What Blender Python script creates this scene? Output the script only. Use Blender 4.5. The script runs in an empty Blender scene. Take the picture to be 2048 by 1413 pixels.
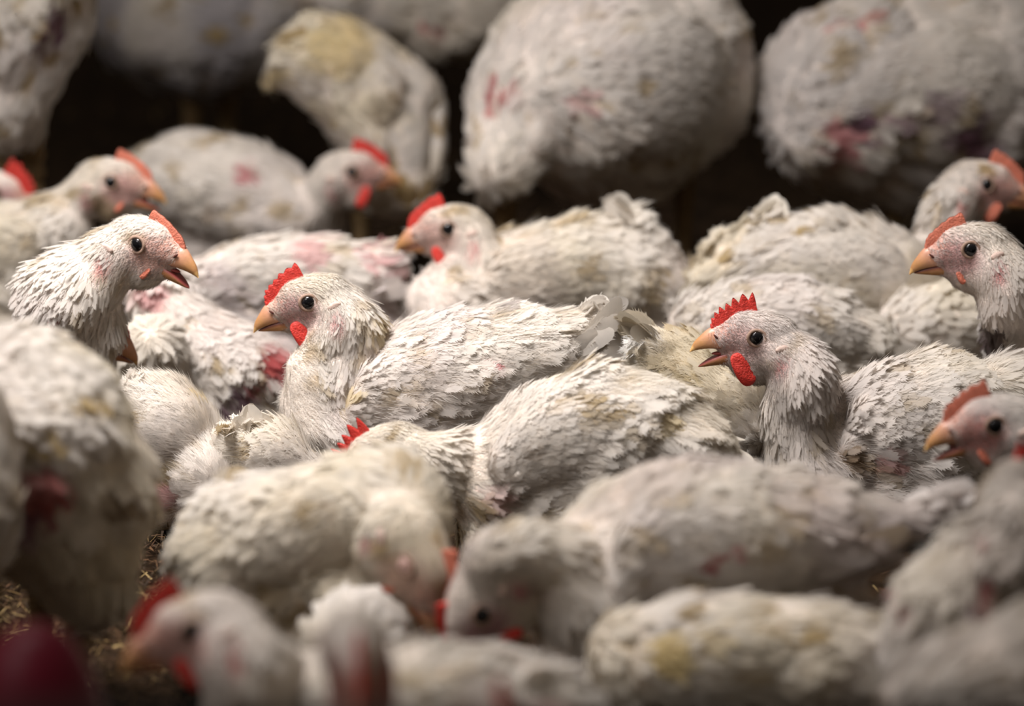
import bpy, math
import numpy as np
from mathutils import Vector, Matrix
from mathutils.bvhtree import BVHTree

# ------------------------------------------------------------------ camera, light, exposure
C = bpy.context.scene.collection
W, H = 2048, 1413
FPX = 8533.0
CAM_Z = 0.82
PITCH = math.radians(13.27)
cam_d = bpy.data.cameras.new('camera')
cam = bpy.data.objects.new('camera', cam_d); C.objects.link(cam)
cam.location = (0, 0, CAM_Z); cam.rotation_euler = (math.pi/2 - PITCH, 0, 0)
cam_d.sensor_width = 36; cam_d.lens = FPX/W*36
cam_d.clip_start = 0.1; cam_d.clip_end = 60
cam_d.dof.use_dof = True; cam_d.dof.focus_distance = 3.02; cam_d.dof.aperture_fstop = 3.9
bpy.context.scene.camera = cam
vs = bpy.context.scene.view_settings
vs.view_transform = 'Standard'; vs.look = 'None'; vs.gamma = 1.0; vs.use_curve_mapping = False
vs.exposure = 0.0
wd = bpy.data.worlds.new('barn_air'); bpy.context.scene.world = wd; wd.use_nodes = True
wd.node_tree.nodes['Background'].inputs[0].default_value = (1.0, 0.84, 0.66, 1)
wd.node_tree.nodes['Background'].inputs[1].default_value = 0.12

def area(name, loc, aim, size, power, col, spread=180):
    d = bpy.data.lights.new(name, 'AREA'); d.shape = 'DISK'; d.size = size; d.energy = power; d.color = col
    d.spread = math.radians(spread)
    o = bpy.data.objects.new(name, d); C.objects.link(o); o.location = loc
    o.rotation_euler = (Vector(aim) - Vector(loc)).to_track_quat('-Z', 'Y').to_euler()
    return o
area('barn_lamp', (-0.55, 2.60, 1.9), (-0.20, 2.98, 0.1), 0.85, 12.8, (1.0, 0.945, 0.92), 64)
area('fill_light', (-1.6, 1.2, 2.2), (0, 3.2, 0.1), 1.4, 7.5, (1.0, 0.94, 0.93), 110)  # added soft fill from the front left, no real window there

# ------------------------------------------------------------------ pixel helpers
SP, CP = math.sin(PITCH), math.cos(PITCH)
def ray(px, py):
    u = (px - 1024)/FPX; v = (706.5 - py)/FPX
    return np.array([u, CP + v*SP, -SP + v*CP])
def P(px, py, Y):
    d = ray(px, py); return np.array([0, 0, CAM_Z]) + d*(Y/d[1])
def Yof(px, py, z):
    d = ray(px, py); return d[1]*(z - CAM_Z)/d[2]
def mpp(Y):
    return Y/CP/FPX            # metres per pixel at depth Y (close enough)

# ------------------------------------------------------------------ materials
def mat(name, base=(0.8, 0.8, 0.8), rough=0.7, attr=False, spec=0.2, trans=0.0, sss=0.0, coat=0.0,
        noise=0.0, nscale=60, bump=0.0, bscale=200):
    m = bpy.data.materials.new(name); m.use_nodes = True
    nt = m.node_tree; b = nt.nodes['Principled BSDF']; out = nt.nodes['Material Output']
    b.inputs['Roughness'].default_value = rough
    b.inputs['Specular IOR Level'].default_value = spec
    b.inputs['Coat Weight'].default_value = coat
    b.inputs['Coat Roughness'].default_value = 0.08
    if sss:
        b.inputs['Subsurface Weight'].default_value = sss
        b.inputs['Subsurface Radius'].default_value = (0.006, 0.002, 0.0015)
        b.inputs['Subsurface Scale'].default_value = 1.0
    if attr:
        a = nt.nodes.new('ShaderNodeAttribute'); a.attribute_name = 'tint'; col = a.outputs['Color']
    else:
        a = nt.nodes.new('ShaderNodeRGB'); a.outputs[0].default_value = (*base, 1); col = a.outputs[0]
    tc = nt.nodes.new('ShaderNodeTexCoord')
    if noise:
        n = nt.nodes.new('ShaderNodeTexNoise'); n.inputs['Scale'].default_value = nscale
        n.inputs['Detail'].default_value = 4
        nt.links.new(tc.outputs['Object'], n.inputs['Vector'])
        mr = nt.nodes.new('ShaderNodeMapRange')
        mr.inputs['From Min'].default_value = 0.3; mr.inputs['From Max'].default_value = 0.7
        mr.inputs['To Min'].default_value = 1 - noise; mr.inputs['To Max'].default_value = 1 + noise*0.4
        nt.links.new(n.outputs['Fac'], mr.inputs['Value'])
        mx = nt.nodes.new('ShaderNodeVectorMath'); mx.operation = 'SCALE'
        nt.links.new(col, mx.inputs[0]); nt.links.new(mr.outputs[0], mx.inputs['Scale'])
        col = mx.outputs[0]
    nt.links.new(col, b.inputs['Base Color'])
    if bump:
        n2 = nt.nodes.new('ShaderNodeTexNoise'); n2.inputs['Scale'].default_value = bscale
        n2.inputs['Detail'].default_value = 3
        nt.links.new(tc.outputs['Object'], n2.inputs['Vector'])
        bp = nt.nodes.new('ShaderNodeBump'); bp.inputs['Strength'].default_value = bump
        bp.inputs['Distance'].default_value = 0.001
        nt.links.new(n2.outputs['Fac'], bp.inputs['Height']); nt.links.new(bp.outputs[0], b.inputs['Normal'])
    if trans:
        tr = nt.nodes.new('ShaderNodeBsdfTranslucent'); nt.links.new(col, tr.inputs['Color'])
        ms = nt.nodes.new('ShaderNodeMixShader'); ms.inputs[0].default_value = trans
        nt.links.new(b.outputs[0], ms.inputs[1]); nt.links.new(tr.outputs[0], ms.inputs[2])
        nt.links.new(ms.outputs[0], out.inputs['Surface'])
    return m
M_FEATHER = mat('feather', attr=True, rough=0.85, spec=0.10, trans=0.48, noise=0.10, nscale=90)
M_SKIN = mat('skin', attr=True, rough=0.65, spec=0.2, noise=0.30, nscale=320, bump=1.0, bscale=900)
M_COMB = mat('comb_flesh', base=(0.74, 0.055, 0.04), rough=0.45, spec=0.4, noise=0.25, nscale=250, bump=0.9, bscale=800, trans=0.15)
M_COMB_PALE = mat('pale_comb_flesh', base=(0.72, 0.22, 0.14), rough=0.5, spec=0.3, noise=0.25, nscale=250, bump=0.9, bscale=800, trans=0.15)
M_BEAK = mat('beak_horn', attr=True, rough=0.38, spec=0.45, noise=0.12, nscale=200, bump=0.15, bscale=400)
M_EYE = mat('eye_ball', attr=True, rough=0.10, spec=0.35, coat=0.3)
M_RING = mat('eyelid_skin', base=(0.36, 0.24, 0.18), rough=0.6, spec=0.3, noise=0.2, nscale=400)
M_LOBE = mat('ear_lobe_skin', base=(0.66, 0.50, 0.43), rough=0.7, noise=0.2, nscale=300, bump=0.6, bscale=500)
M_LEG = mat('leg_scales', base=(0.20, 0.13, 0.06), rough=0.6, noise=0.3, nscale=150, bump=0.8, bscale=350)

# ------------------------------------------------------------------ mesh helpers
def new_mesh(name, v, f, m, parent=None, cols=None, smooth=True, nrm=None, org=None):
    """v (N,3) world coordinates, f (M,3) or list of polygons."""
    me = bpy.data.meshes.new(name)
    v = np.asarray(v, dtype=np.float32)
    if parent is not None:
        v = v - np.array(org if org is not None else parent.location, dtype=np.float32)[None]
    if isinstance(f, np.ndarray):
        n, k = f.shape
        me.vertices.add(len(v)); me.vertices.foreach_set('co', v.ravel())
        me.loops.add(n*k); me.loops.foreach_set('vertex_index', f.astype(np.int32).ravel())
        me.polygons.add(n); me.polygons.foreach_set('loop_start', np.arange(0, n*k, k, dtype=np.int32))
        me.update(calc_edges=True)
    else:
        me.from_pydata([tuple(map(float, q)) for q in v], [], f); me.update()
    if smooth:
        me.polygons.foreach_set('use_smooth', np.ones(len(me.polygons), dtype=bool))
    if cols is not None:
        a = me.color_attributes.new('tint', 'FLOAT_COLOR', 'POINT')
        c = np.ones((len(v), 4), dtype=np.float32); c[:, :3] = cols
        a.data.foreach_set('color', c.ravel())
    if nrm is not None:
        me.normals_split_custom_set_from_vertices(nrm.astype(np.float32))
    me.materials.append(m)
    o = bpy.data.objects.new(name, me); C.objects.link(o)
    if parent is not None:
        o.parent = parent
    return o

def ico(sub):
    import bmesh
    bm = bmesh.new(); bmesh.ops.create_icosphere(bm, subdivisions=sub, radius=1)
    v = np.array([q.co[:] for q in bm.verts]); f = np.array([[a.index for a in q.verts] for q in bm.faces]); bm.free()
    return v, f
ICO2, ICO3 = ico(2), ico(3)

def remesh_blobs(blobs, voxel, smooth_it=6):
    """blobs: list of (centre, radii(3), 3x3 axes). Returns smoothed union as numpy verts/tris and normals."""
    vs_, fs_, n = [], [], 0
    iv, fi = ICO3
    for c, r, ax in blobs:
        v = (iv*np.asarray(r)[None]) @ np.asarray(ax) + np.asarray(c)[None]
        vs_.append(v); fs_.append(fi + n); n += len(v)
    v = np.concatenate(vs_); f = np.concatenate(fs_)
    me = bpy.data.meshes.new('tmp'); me.vertices.add(len(v)); me.vertices.foreach_set('co', v.astype(np.float32).ravel())
    me.loops.add(f.size); me.loops.foreach_set('vertex_index', f.astype(np.int32).ravel())
    me.polygons.add(len(f)); me.polygons.foreach_set('loop_start', np.arange(0, f.size, 3, dtype=np.int32)); me.update(calc_edges=True)
    o = bpy.data.objects.new('tmp', me); C.objects.link(o)
    md = o.modifiers.new('r', 'REMESH'); md.mode = 'VOXEL'; md.voxel_size = voxel
    sm = o.modifiers.new('s', 'SMOOTH'); sm.factor = 0.5; sm.iterations = smooth_it
    dg = bpy.context.evaluated_depsgraph_get(); ev = o.evaluated_get(dg); m2 = ev.to_mesh()
    nv = len(m2.vertices); V = np.empty(nv*3, np.float32); m2.vertices.foreach_get('co', V)
    m2.calc_loop_triangles(); nt_ = len(m2.loop_triangles); T = np.empty(nt_*3, np.int32); m2.loop_triangles.foreach_get('vertices', T)
    V = V.reshape(-1, 3).astype(np.float64); T = T.reshape(-1, 3)
    ev.to_mesh_clear(); bpy.data.objects.remove(o); bpy.data.meshes.remove(me)
    return V, T

def catmull(pts, n_per):
    pts = np.asarray(pts, float); out = []
    k = len(pts)
    for i in range(k - 1):
        p0 = pts[max(i-1, 0)]; p1 = pts[i]; p2 = pts[i+1]; p3 = pts[min(i+2, k-1)]
        for t in np.linspace(0, 1, n_per, endpoint=False):
            out.append(0.5*((2*p1) + (-p0+p2)*t + (2*p0-5*p1+4*p2-p3)*t*t + (-p0+3*p1-3*p2+p3)*t**3))
    out.append(pts[-1]); return np.array(out)

def unit(a):
    a = np.asarray(a, float); return a/(np.linalg.norm(a, axis=-1, keepdims=True) + 1e-12)

class Field:
    """smooth pseudo-random field in space, range about -1..1"""
    def __init__(s, rng, freq, n=9):
        s.w = rng.normal(size=(n, 3))*freq; s.ph = rng.uniform(0, 6.28, n); s.n = n
    def __call__(s, x):
        return np.clip(np.sin(x @ s.w.T + s.ph).sum(1)/math.sqrt(s.n)*1.2, -1, 1)

# ------------------------------------------------------------------ feathers
def feather_template(rng, spikes, fluff=1.0):
    us = np.array([0, .2, .45, .7, .88, 1.0]); pr = np.array([.2, .72, 1, .86, .50, .06])
    V = []; F = []
    for u, q in zip(us, pr):
        V += [(u, -q*.8), (u, 0), (u, q*.8)]
    for i in range(len(us)-1):
        a = 3*i
        F += [(a, a+1, a+4), (a, a+4, a+3), (a+1, a+2, a+5), (a+1, a+5, a+4)]
    for k in range(spikes):
        side = 1 if k % 2 else -1
        u = 0.22 + 0.76*(k//2 + rng.uniform(0, .8))/max(1, spikes//2)
        u = min(u, .97)
        q = np.interp(u, us, pr)*.72
        w = .035 + .025*rng.random()
        ln = rng.uniform(.08, .20)*fluff
        b = len(V)
        V += [(u - w, side*q), (min(u + w, 1.0), side*q*.9), (u + ln, side*(q + rng.uniform(.10, .42)*fluff))]
        F += [(b, b+1, b+2) if side > 0 else (b, b+2, b+1)]
    return np.array(V, float), np.array(F, int)

SOFT = 1.7
def quill_template(rng):
    us = np.array([0, .12, .4, .7, .88, .96, 1.0]); pr = np.array([.2, .6, .95, 1, .8, .5, .12])
    V = []; F = []
    for u, q in zip(us, pr):
        V += [(u, -q), (u, 0), (u, q*.9)]
    for i in range(len(us)-1):
        a = 3*i
        F += [(a, a+1, a+4), (a, a+4, a+3), (a+1, a+2, a+5), (a+1, a+5, a+4)]
    for k in range(10):
        side = 1 if k % 2 else -1; u = rng.uniform(.25, .95); q = np.interp(u, us, pr)*.93; b = len(V)
        V += [(u - .03, side*q), (u + .03, side*q), (u + rng.uniform(.04, .09), side*(q + rng.uniform(.1, .25)))]
        F += [(b, b+1, b+2)]
    return np.array(V, float), np.array(F, int)
def hair_template():
    V = [(0, -1), (0, 1), (.55, -.7), (.55, .7), (1, 0)]
    return np.array(V, float), np.array([(0, 1, 3), (0, 3, 2), (2, 3, 4)], int)

def place_feathers(tmpls, p, n, t, L, Wd, lift, curl, col, rng, camber=.18, base_dark=0.0, root=0.0002, twist=.0):
    """vectorised: returns verts, tris, colours"""
    N = len(p); VV, FF, CC = [], [], []; off = 0
    t = unit(t - (t*n).sum(1, keepdims=True)*n); s = np.cross(n, t)
    if twist:
        a = rng.normal(0, twist, N)[:, None]
        n2 = n*np.cos(a) + s*np.sin(a); s = s*np.cos(a) - n*np.sin(a); n = n2
    which = rng.integers(0, len(tmpls), N)
    for k, (tv, tf) in enumerate(tmpls):
        m = np.where(which == k)[0]
        if not len(m): continue
        u = tv[None, :, 0, None]; v = tv[None, :, 1, None]
        Lm = L[m][:, None, None]; Wm = Wd[m][:, None, None]; lf = lift[m][:, None, None]; cu = curl[m][:, None, None]
        bend = rng.normal(0, .10, len(m))[:, None, None]
        X = (p[m][:, None, :] - n[m][:, None, :]*root + t[m][:, None, :]*(Lm*u) + n[m][:, None, :]*(Lm*(lf*u - cu*u*u) - Wm*camber*v*v)
             + s[m][:, None, :]*(Wm*v + bend*Lm*u*u))
        c = np.repeat(col[m][:, None, :], tv.shape[0], 1)
        tl = unit(np.cross(s[m][:, None, :], t[m][:, None, :]*1 + n[m][:, None, :]*(lf - 2*cu*u)) * -1)
        tl = tl*np.sign((tl*n[m][:, None, :]).sum(2, keepdims=True))
        nr_ = unit(n[m][:, None, :]*SOFT + tl*.45 + s[m][:, None, :]*(v*camber*.9))
        c = np.concatenate([c, np.broadcast_to(nr_, c.shape)], 2)
        VV.append(X.reshape(-1, 3)); CC.append(c.reshape(-1, 6))
        FF.append((tf[None] + (np.arange(len(m))*tv.shape[0])[:, None, None]).reshape(-1, 3) + off)
        off += len(m)*tv.shape[0]
    VV, FF, CC = np.concatenate(VV), np.concatenate(FF), np.concatenate(CC)
    g = np.cross(VV[FF[:, 1]] - VV[FF[:, 0]], VV[FF[:, 2]] - VV[FF[:, 0]])
    fl_ = (g*CC[FF[:, 0], 3:6]).sum(1) < 0; FF[fl_] = FF[fl_][:, ::-1]
    return VV, FF, CC

def sample_surface(V, T, n, rng):
    a, b, c = V[T[:, 0]], V[T[:, 1]], V[T[:, 2]]
    ar = np.linalg.norm(np.cross(b-a, c-a), axis=1); cs = np.cumsum(ar)
    i = np.searchsorted(cs, rng.random(n)*cs[-1]); i = np.minimum(i, len(T)-1)
    r1 = np.sqrt(rng.random(n)); r2 = rng.random(n)
    p = a[i]*(1-r1)[:, None] + b[i]*(r1*(1-r2))[:, None] + c[i]*(r1*r2)[:, None]
    return p, i, cs[-1]*.5
def vert_normals(V, T):
    fn = np.cross(V[T[:, 1]]-V[T[:, 0]], V[T[:, 2]]-V[T[:, 0]]); N = np.zeros_like(V)
    for k in range(3): np.add.at(N, T[:, k], fn)
    return unit(N)
def thin(p, cell):
    """keep about one sample per cell, cell size may vary per sample"""
    lev = np.round(np.log2(cell/0.001)*3).astype(int); key = np.floor(p/(0.001*2**(lev/3))[:, None]).astype(np.int64)
    h = key[:, 0]*73856093 ^ key[:, 1]*19349663 ^ key[:, 2]*83492791 ^ lev*7919
    _, idx = np.unique(h, return_index=True); return np.sort(idx)

PATCH_COL = {'red': (.50, .11, .11), 'pink': (.70, .36, .36), 'purple': (.24, .11, .17), 'brown': (.30, .20, .11),
             'yellow': (.72, .58, .28), 'dirt': (.40, .32, .20), 'dark': (.12, .06, .06), 'white': (.86, .85, .83)}

# head outline in millimetres relative to the eye: forward, up, radius
SKULL = [(-20, -5, 19), (-13, -2, 20.5), (-6, -1.5, 20), (1, -1.5, 18.5), (7, -1, 16), (12, -5, 14), (17, -8, 11.5), (21.5, -9.4, 8.8), (25, -7.0, 6.4), (-6, -20, 15.5), (1, -22, 11),
         (-8, -12, 18), (1, -14, 15), (8, -15.5, 11)]
CHIN = [(13, -17.5, 8), (18, -19.5, 5.2)]
UP_T = [(25.5, -2), (31.6, -4.7), (36.0, -11.5), (39.2, -18.0), (40, -24.8)]
UP_B = [(8, -13.6), (19, -15.0), (28, -17.8), (35, -21.2), (39.7, -25.2)]
UP_W = [6.2, 6.4, 5.0, 3.0, .4]
LO_T = [(7, -14.5), (18, -15.8), (27, -18.6), (34, -22.0), (36.5, -23.4)]
LO_B = [(9, -23), (18, -23.8), (26, -24.0), (33, -24.1), (36.6, -23.9)]
LO_W = [6.6, 6.0, 4.3, 2.4, .4]
COMB = [(31.0, -4.5), (27, 0.5), (21, 7), (13.5, 13.5), (4.5, 18.8)]

def loft_beak(T, B, Wd, upper):
    T = catmull(np.array(T, float), 5); B = catmull(np.array(B, float), 5); w = catmull(np.array(Wd, float)[:, None], 5)[:, 0]
    K = 14; V = []; S = []
    for t, b, ww in zip(T, B, w):
        for k in range(K):
            a = 2*math.pi*k/K
            lat = math.cos(a)*max(ww, .3); h = math.sin(a)
            if upper: hh = (abs(h)**.85 if h > 0 else -.12*abs(h)); base = b; top = t
            else: hh = (-(abs(h)**.7) if h < 0 else .02*h); base = t; top = b
            if upper: q = base + (top - base)*hh
            else: q = base + (top - base)*(-hh)
            V.append((q[0], lat, q[1])); S.append(h if upper else -h)
    F = []
    n = len(T)
    for i in range(n-1):
        for k in range(K):
            a, b_ = i*K+k, i*K+(k+1) % K
            F.append((a, b_, b_+K, a+K))
    F.append(tuple(range(K))); F.append(tuple((n-1)*K + k for k in reversed(range(K))))
    return np.array(V), F, np.array(S), n, K

# ------------------------------------------------------------------ the bird
GREEN = []
def bird(label, torso, z=.09, head=None, neck=(), tail=None, pal=(1, 0, 0, 0), detail=1, patches=(), legs=(), seed=1,
         flat=1.0, wings=True, wing_sides=(1, -1), group=None, Y=None, tailfan=7, tail_len=.05, category='chicken', wscale=1.0, fl=1.0):
    """torso: [(px, py, dY, r_px)] chest to rump; z height of the middle node fixes the distance.
    head: dict(eye=(px,py), dY, yaw, pitch, roll, k, open, comb, wattle)"""
    rng = np.random.default_rng(seed)
    mid = torso[len(torso)//2]
    Y0 = Y if Y is not None else Yof(mid[0], mid[1], z)
    def node(q):
        y = Y0 + q[2]; return np.append(P(q[0], q[1], y), q[3]*mpp(y))
    tn = [node(q) for q in torso]; nn = [node(q) for q in neck]
    has_head = head is not None
    blobs = []; chain = []
    I3 = np.eye(3)
    if has_head:
        hk = head.get('k', 1.0)
        yaw, pit, rol = (math.radians(head.get(a, 0)) for a in ('yaw', 'pitch', 'roll'))
        F = np.array([math.cos(yaw)*math.cos(pit), math.sin(yaw)*math.cos(pit), math.sin(pit)])
        Lt = unit(np.cross([0, 0, 1], F)) if abs(F[2]) < .995 else np.array([-math.sin(yaw), math.cos(yaw), 0])
        U = np.cross(F, Lt)
        Lt, U = Lt*math.cos(rol) + U*math.sin(rol), U*math.cos(rol) - Lt*math.sin(rol)
        hy = Y0 + head.get('dY', 0)
        eye = P(head['eye'][0], head['eye'][1], hy)
        tocam = np.array([0, 0, CAM_Z]) - eye
        sgn = 1.0 if Lt @ tocam > 0 else -1.0
        side_w = .0145*hk*head.get('ctr', 1.0)
        E = eye - Lt*sgn*side_w if head.get('ctr', 1.0) else eye
        k = hk*.001
        def HL(f, l, u): return E + F*(f*k) + Lt*(l*k) + U*(u*k)
        opn = math.radians(head.get('open', 0))
        def jaw(f, u):
            df, du = f-8, u+14; return 8 + df*math.cos(opn) + du*math.sin(opn), -14 + du*math.cos(opn) - df*math.sin(opn)
        hax = np.array([F, Lt, U])
        for f, u, r in SKULL: blobs.append((HL(f, 0, u), np.array([r, r*.80, r])*k, hax))
        for f, u, r in CHIN:
            f2, u2 = jaw(f, u); blobs.append((HL(f2, 0, u2), np.array([r, r*.8, r])*k, hax))
        occ = HL(-18, 0, -6); chain.append(np.append(occ, 19.5*k))
    n_neck0 = len(chain)
    chain += nn; n_t0 = len(chain); chain += tn
    if tail is not None:
        tl = [node(q) for q in tail]; chain += tl
    ch = catmull(np.array(chain), 9)
    ch[:, 3] = np.maximum(ch[:, 3], .004)
    cpos, crad = ch[:, :3], ch[:, 3]
    ctan = unit(np.gradient(cpos, axis=0))
    cpar = np.arange(len(ch))/9.0           # node index
    it0 = n_t0
    for i in range(len(ch)):
        tt = ctan[i]; lat = np.cross(tt, [0, 0, 1.0]); lat = unit(lat) if np.linalg.norm(lat) > .2 else np.array([1., 0, 0])
        up = np.cross(lat, tt); r = crad[i]
        wq = flat if cpar[i] > it0 - .3 else 1.0
        blobs.append((cpos[i], np.array([r, r*wq, r]), np.array([tt, lat, up])))
    if not legs:
        tk = catmull(np.array(tn), 5)
        for i, a in enumerate(tk):
            if a[2] - a[3] > .006:
                e = math.sin(math.pi*(i + 1)/(len(tk) + 1))**.5; rr = a[3]*(.75 + .25*e)
                for zz in np.linspace(min(rr*.85, a[2]), a[2], 3)[:-1]:
                    blobs.append((np.array([a[0], a[1], zz]), np.array([rr, rr, rr*.9]), I3))
    base = np.array([*(np.mean([q[:2] for q in tn], axis=0)), 0.0])
    root = bpy.data.objects.new('broiler_chicken', None); C.objects.link(root); root.location = base
    root.empty_display_size = .05
    root['label'] = label; root['category'] = category
    if group: root['group'] = group
    vox = {0: .0032, 1: .0026, 2: .0018}[detail]
    V, T = remesh_blobs(blobs, vox, {0: 8, 1: 8, 2: 10}[detail])
    V[:, 2] = np.maximum(V[:, 2], 0.002)
    # gentle lumps so the body is not a perfect tube
    N = vert_normals(V, T); lump = Field(rng, 38); lump2 = Field(rng, 90)
    headness = np.zeros(len(V))
    if has_head:
        hd = np.linalg.norm(V - HL(-2, 0, -6)[None], axis=1)/k
        headness = np.clip((46 - hd)/14, 0, 1)
    V += N*((lump(V)*.0045 + lump2(V)*.0016)*(1-headness))[:, None]
    V[:, 2] = np.maximum(V[:, 2], 0.002)
    bvh = BVHTree.FromPolygons([Vector(q) for q in V], T.tolist())
    # patches: small marks fixed on the body, found from where they are seen
    pts = []
    co = Vector((0, 0, CAM_Z))
    for (px, py, rp, kind, *rest) in patches:
        d = Vector(ray(px, py)).normalized(); loc, nrm, fi, dist = bvh.ray_cast(co, d)
        if loc is None:
            loc, nrm, fi, dist = bvh.find_nearest(Vector(P(px, py, Y0)))
        pts.append((np.array(loc), rp*mpp(loc.y), kind, rest[0] if rest else 1.0, np.array(d)))
    def pdist(x, c, r, d):
        q = x - c[None]; al = q @ d; return np.hypot(np.linalg.norm(q - al[:, None]*d[None], axis=1), np.maximum(np.abs(al) - .035, 0))/r
    f1, f2, f3, f4 = Field(rng, 16), Field(rng, 30), Field(rng, 60), Field(rng, 150)
    wht, crm, pnk, gry = pal
    def albedo(x, jit=None):
        a = np.tile(np.array([.87, .825, .765]), (len(x), 1))
        def mixc(c, w):
            w = np.clip(w, 0, 1)[:, None]; a[:] = a*(1-w) + np.array(c)*w
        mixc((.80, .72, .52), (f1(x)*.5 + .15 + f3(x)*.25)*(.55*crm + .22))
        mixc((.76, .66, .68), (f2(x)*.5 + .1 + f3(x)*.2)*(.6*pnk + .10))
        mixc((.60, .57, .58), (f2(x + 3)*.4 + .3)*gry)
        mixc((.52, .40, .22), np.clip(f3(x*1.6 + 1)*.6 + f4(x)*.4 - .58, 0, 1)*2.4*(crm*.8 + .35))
        for c, r, kind, st, d_ in pts:
            dd = pdist(x, c, r, d_) + f4(x)*.22 + f3(x)*.12
            mixc(PATCH_COL[kind], np.clip((1.15 - dd)/.45, 0, 1)*st)
        return a
    def bare(x):
        b = np.zeros(len(x))
        for c, r, kind, st, d_ in pts:
            if kind in ('red', 'purple', 'dark', 'pink'):
                dd = pdist(x, c, r, d_)
                b = np.maximum(b, np.clip((1.0 - dd)/.3, 0, 1)*.6*st)
        return b
    # skin colour
    cols = albedo(V)*np.array([.96, .91, .88])
    def face_mask(x):
        if not has_head: return np.zeros(len(x))
        q = (x - E[None])/k; f = q @ F; u = q @ U
        m = np.exp(-(((f-9)/17)**2 + ((u+8)/15)**2)**1.5)
        ear = np.exp(-(((f+20)/6.5)**2 + ((u+13)/10)**2)**1.5)
        return np.clip(np.maximum(m*1.25, ear*.8), 0, 1)
    if has_head:
        fm = face_mask(V)[:, None]
        fc = np.array(head.get('face', (.58, .36, .35)))
        cols = cols*(1-fm) + fc*fm
        q = (V - E[None])/k; f_ = q @ F; u_ = q @ U
        w = np.exp(-(((f_-24)/9)**2 + ((u_-0)/10)**2))[:, None]*.8
        cols = cols*(1-w) + np.array([.66, .32, .24])*w
        w = (np.exp(-(((f_+21)/4.5)**2 + ((u_+14)/9)**2))*.65*head.get('ear', 1))[:, None]
        cols = cols*(1-w) + np.array([.48, .14, .13])*w
    body = new_mesh('body', V, T, M_SKIN, root, cols)
    # ---- flow
    use = np.arange(0, len(ch), 2)
    cp, cr, ct, cq = cpos[use], crad[use], ctan[use], cpar[use]
    def flow(x, nrm):
        d = np.linalg.norm(x[:, None] - cp[None], axis=2)/cr[None]
        w = np.exp(-(d - d.min(1, keepdims=True))*9); w /= w.sum(1, keepdims=True)
        t = w @ ct; q = w @ cq; r = w @ cr
        tors = np.clip((q - it0 + .6)/.8, 0, 1)
        t = t + np.array([0, 0, -1.])*(.16 + .3*tors*np.clip(-nrm[:, 2:3]*0 + .5, 0, 1)[:, 0])[:, None]
        if has_head:
            ql = (x - E[None])/k; f = ql @ F
            wf = np.clip((f + 14)/14, 0, 1)[:, None]
            t = t*(1-wf) + (-F*.9 - U*.45)[None]*wf
        return t, q, r, tors
    # ---- contour feathers
    A_est = 90000 if detail == 2 else (50000 if detail == 1 else 24000)
    p, fi, area_ = sample_surface(V, T, A_est, rng)
    N = vert_normals(V, T); n = unit(N[T[fi]].mean(1))
    t, q, r, tors = flow(p, n)
    hm = face_mask(p)
    hd = (np.linalg.norm(p - HL(-2, 0, -6)[None], axis=1)/k if has_head else np.full(len(p), 99.))
    hz = np.clip((hd - 24)/22, 0, 1)           # 0 on head, 1 on neck
    Lf = (.0055 + .0085*hz + .0045*tors)*fl
    cell = (.0028 + .0006*hz + .0010*tors)*{2: 1.0, 1: 1.12, 0: 1.35}[detail]
    keep = thin(p, cell); keep = keep[(rng.random(len(keep)) > hm[keep]*1.15) & (hd[keep] > 19)]
    keep = keep[rng.random(len(keep)) > bare(p[keep])]
    if has_head: keep = keep[((p[keep] - E[None]) @ F)/k < -4]
    keep = keep[~((n[keep, 2] < -.35) & (p[keep, 2] < .05))]
    p, n, t, q, r, tors, hz, Lf = (a[keep] for a in (p, n, t, q, r, tors, hz, Lf))
    spk = {2: 28, 1: 16, 0: 8}[detail]
    tm = [feather_template(rng, spk, 1.1) for _ in range(6)]
    Lf = Lf*rng.uniform(.75, 1.25, len(p))*(wscale if wscale else 1)
    Wf = Lf*(.12 + .10*tors)*rng.uniform(.8, 1.2, len(p))
    if detail < 2: Wf = Wf*1.25
    t = unit(t) + rng.normal(0, .10, p.shape)*(1.5 - .7*tors)[:, None]
    lift = np.clip(rng.normal(.100, .020, len(p)), .07, .3) + .09*(1 - tors)*hz
    ruff = rng.random(len(p)) < .025; lift = np.where(ruff, lift + .2, lift)
    if detail < 2: Wf = Wf*.9
    curl = np.full(len(p), .055)
    col = albedo(p)*rng.uniform(*((.92, 1.03) if detail == 2 else (.95, 1.02)), len(p))[:, None]
    vv, ff, cc = place_feathers(tm, p, n, t, Lf, Wf, lift, curl, col, rng, twist=.12)
    parts = [(vv, ff, cc)]
    # ---- fine hairs on head and between the feathers
    if detail >= 1:
        nh = {2: 60000, 1: 20000}[detail]
        p, fi, _ = sample_surface(V, T, nh*2, rng); n = unit(N[T[fi]].mean(1)); t, q, r, tors = flow(p, n)
        hd = (np.linalg.norm(p - HL(-2, 0, -6)[None], axis=1)/k if has_head else np.full(len(p), 99.))
        hz = np.clip((hd - 24)/22, 0, 1); hm = face_mask(p)
        pr = (1 - hz)*1.0 + hz*.45; pr = pr*(1 - tors*.2)*(1 - .55*hm)
        kp = (rng.random(len(p)) < pr) & ~((n[:, 2] < -.3) & (p[:, 2] < .05))
        p, n, t, r, tors, hz, hm = (a[kp] for a in (p, n, t, r, tors, hz, hm))
        Lh = (.0042 + .005*hz + .004*tors)*rng.uniform(.6, 1.3, len(p))*(1 - .45*hm)
        Wh = np.full(len(p), .00020 if detail == 2 else .00032)*rng.uniform(.7, 1.3, len(p))
        t = unit(t) + rng.normal(0, .22, p.shape)
        col = albedo(p)*rng.uniform(.9, 1.08, len(p))[:, None]
        col = col*(1 - .35*hm[:, None]) + np.array([.55, .38, .37])*(.35*hm[:, None])
        lh = rng.normal(.30, .12, len(p)) + .06*tors
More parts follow.
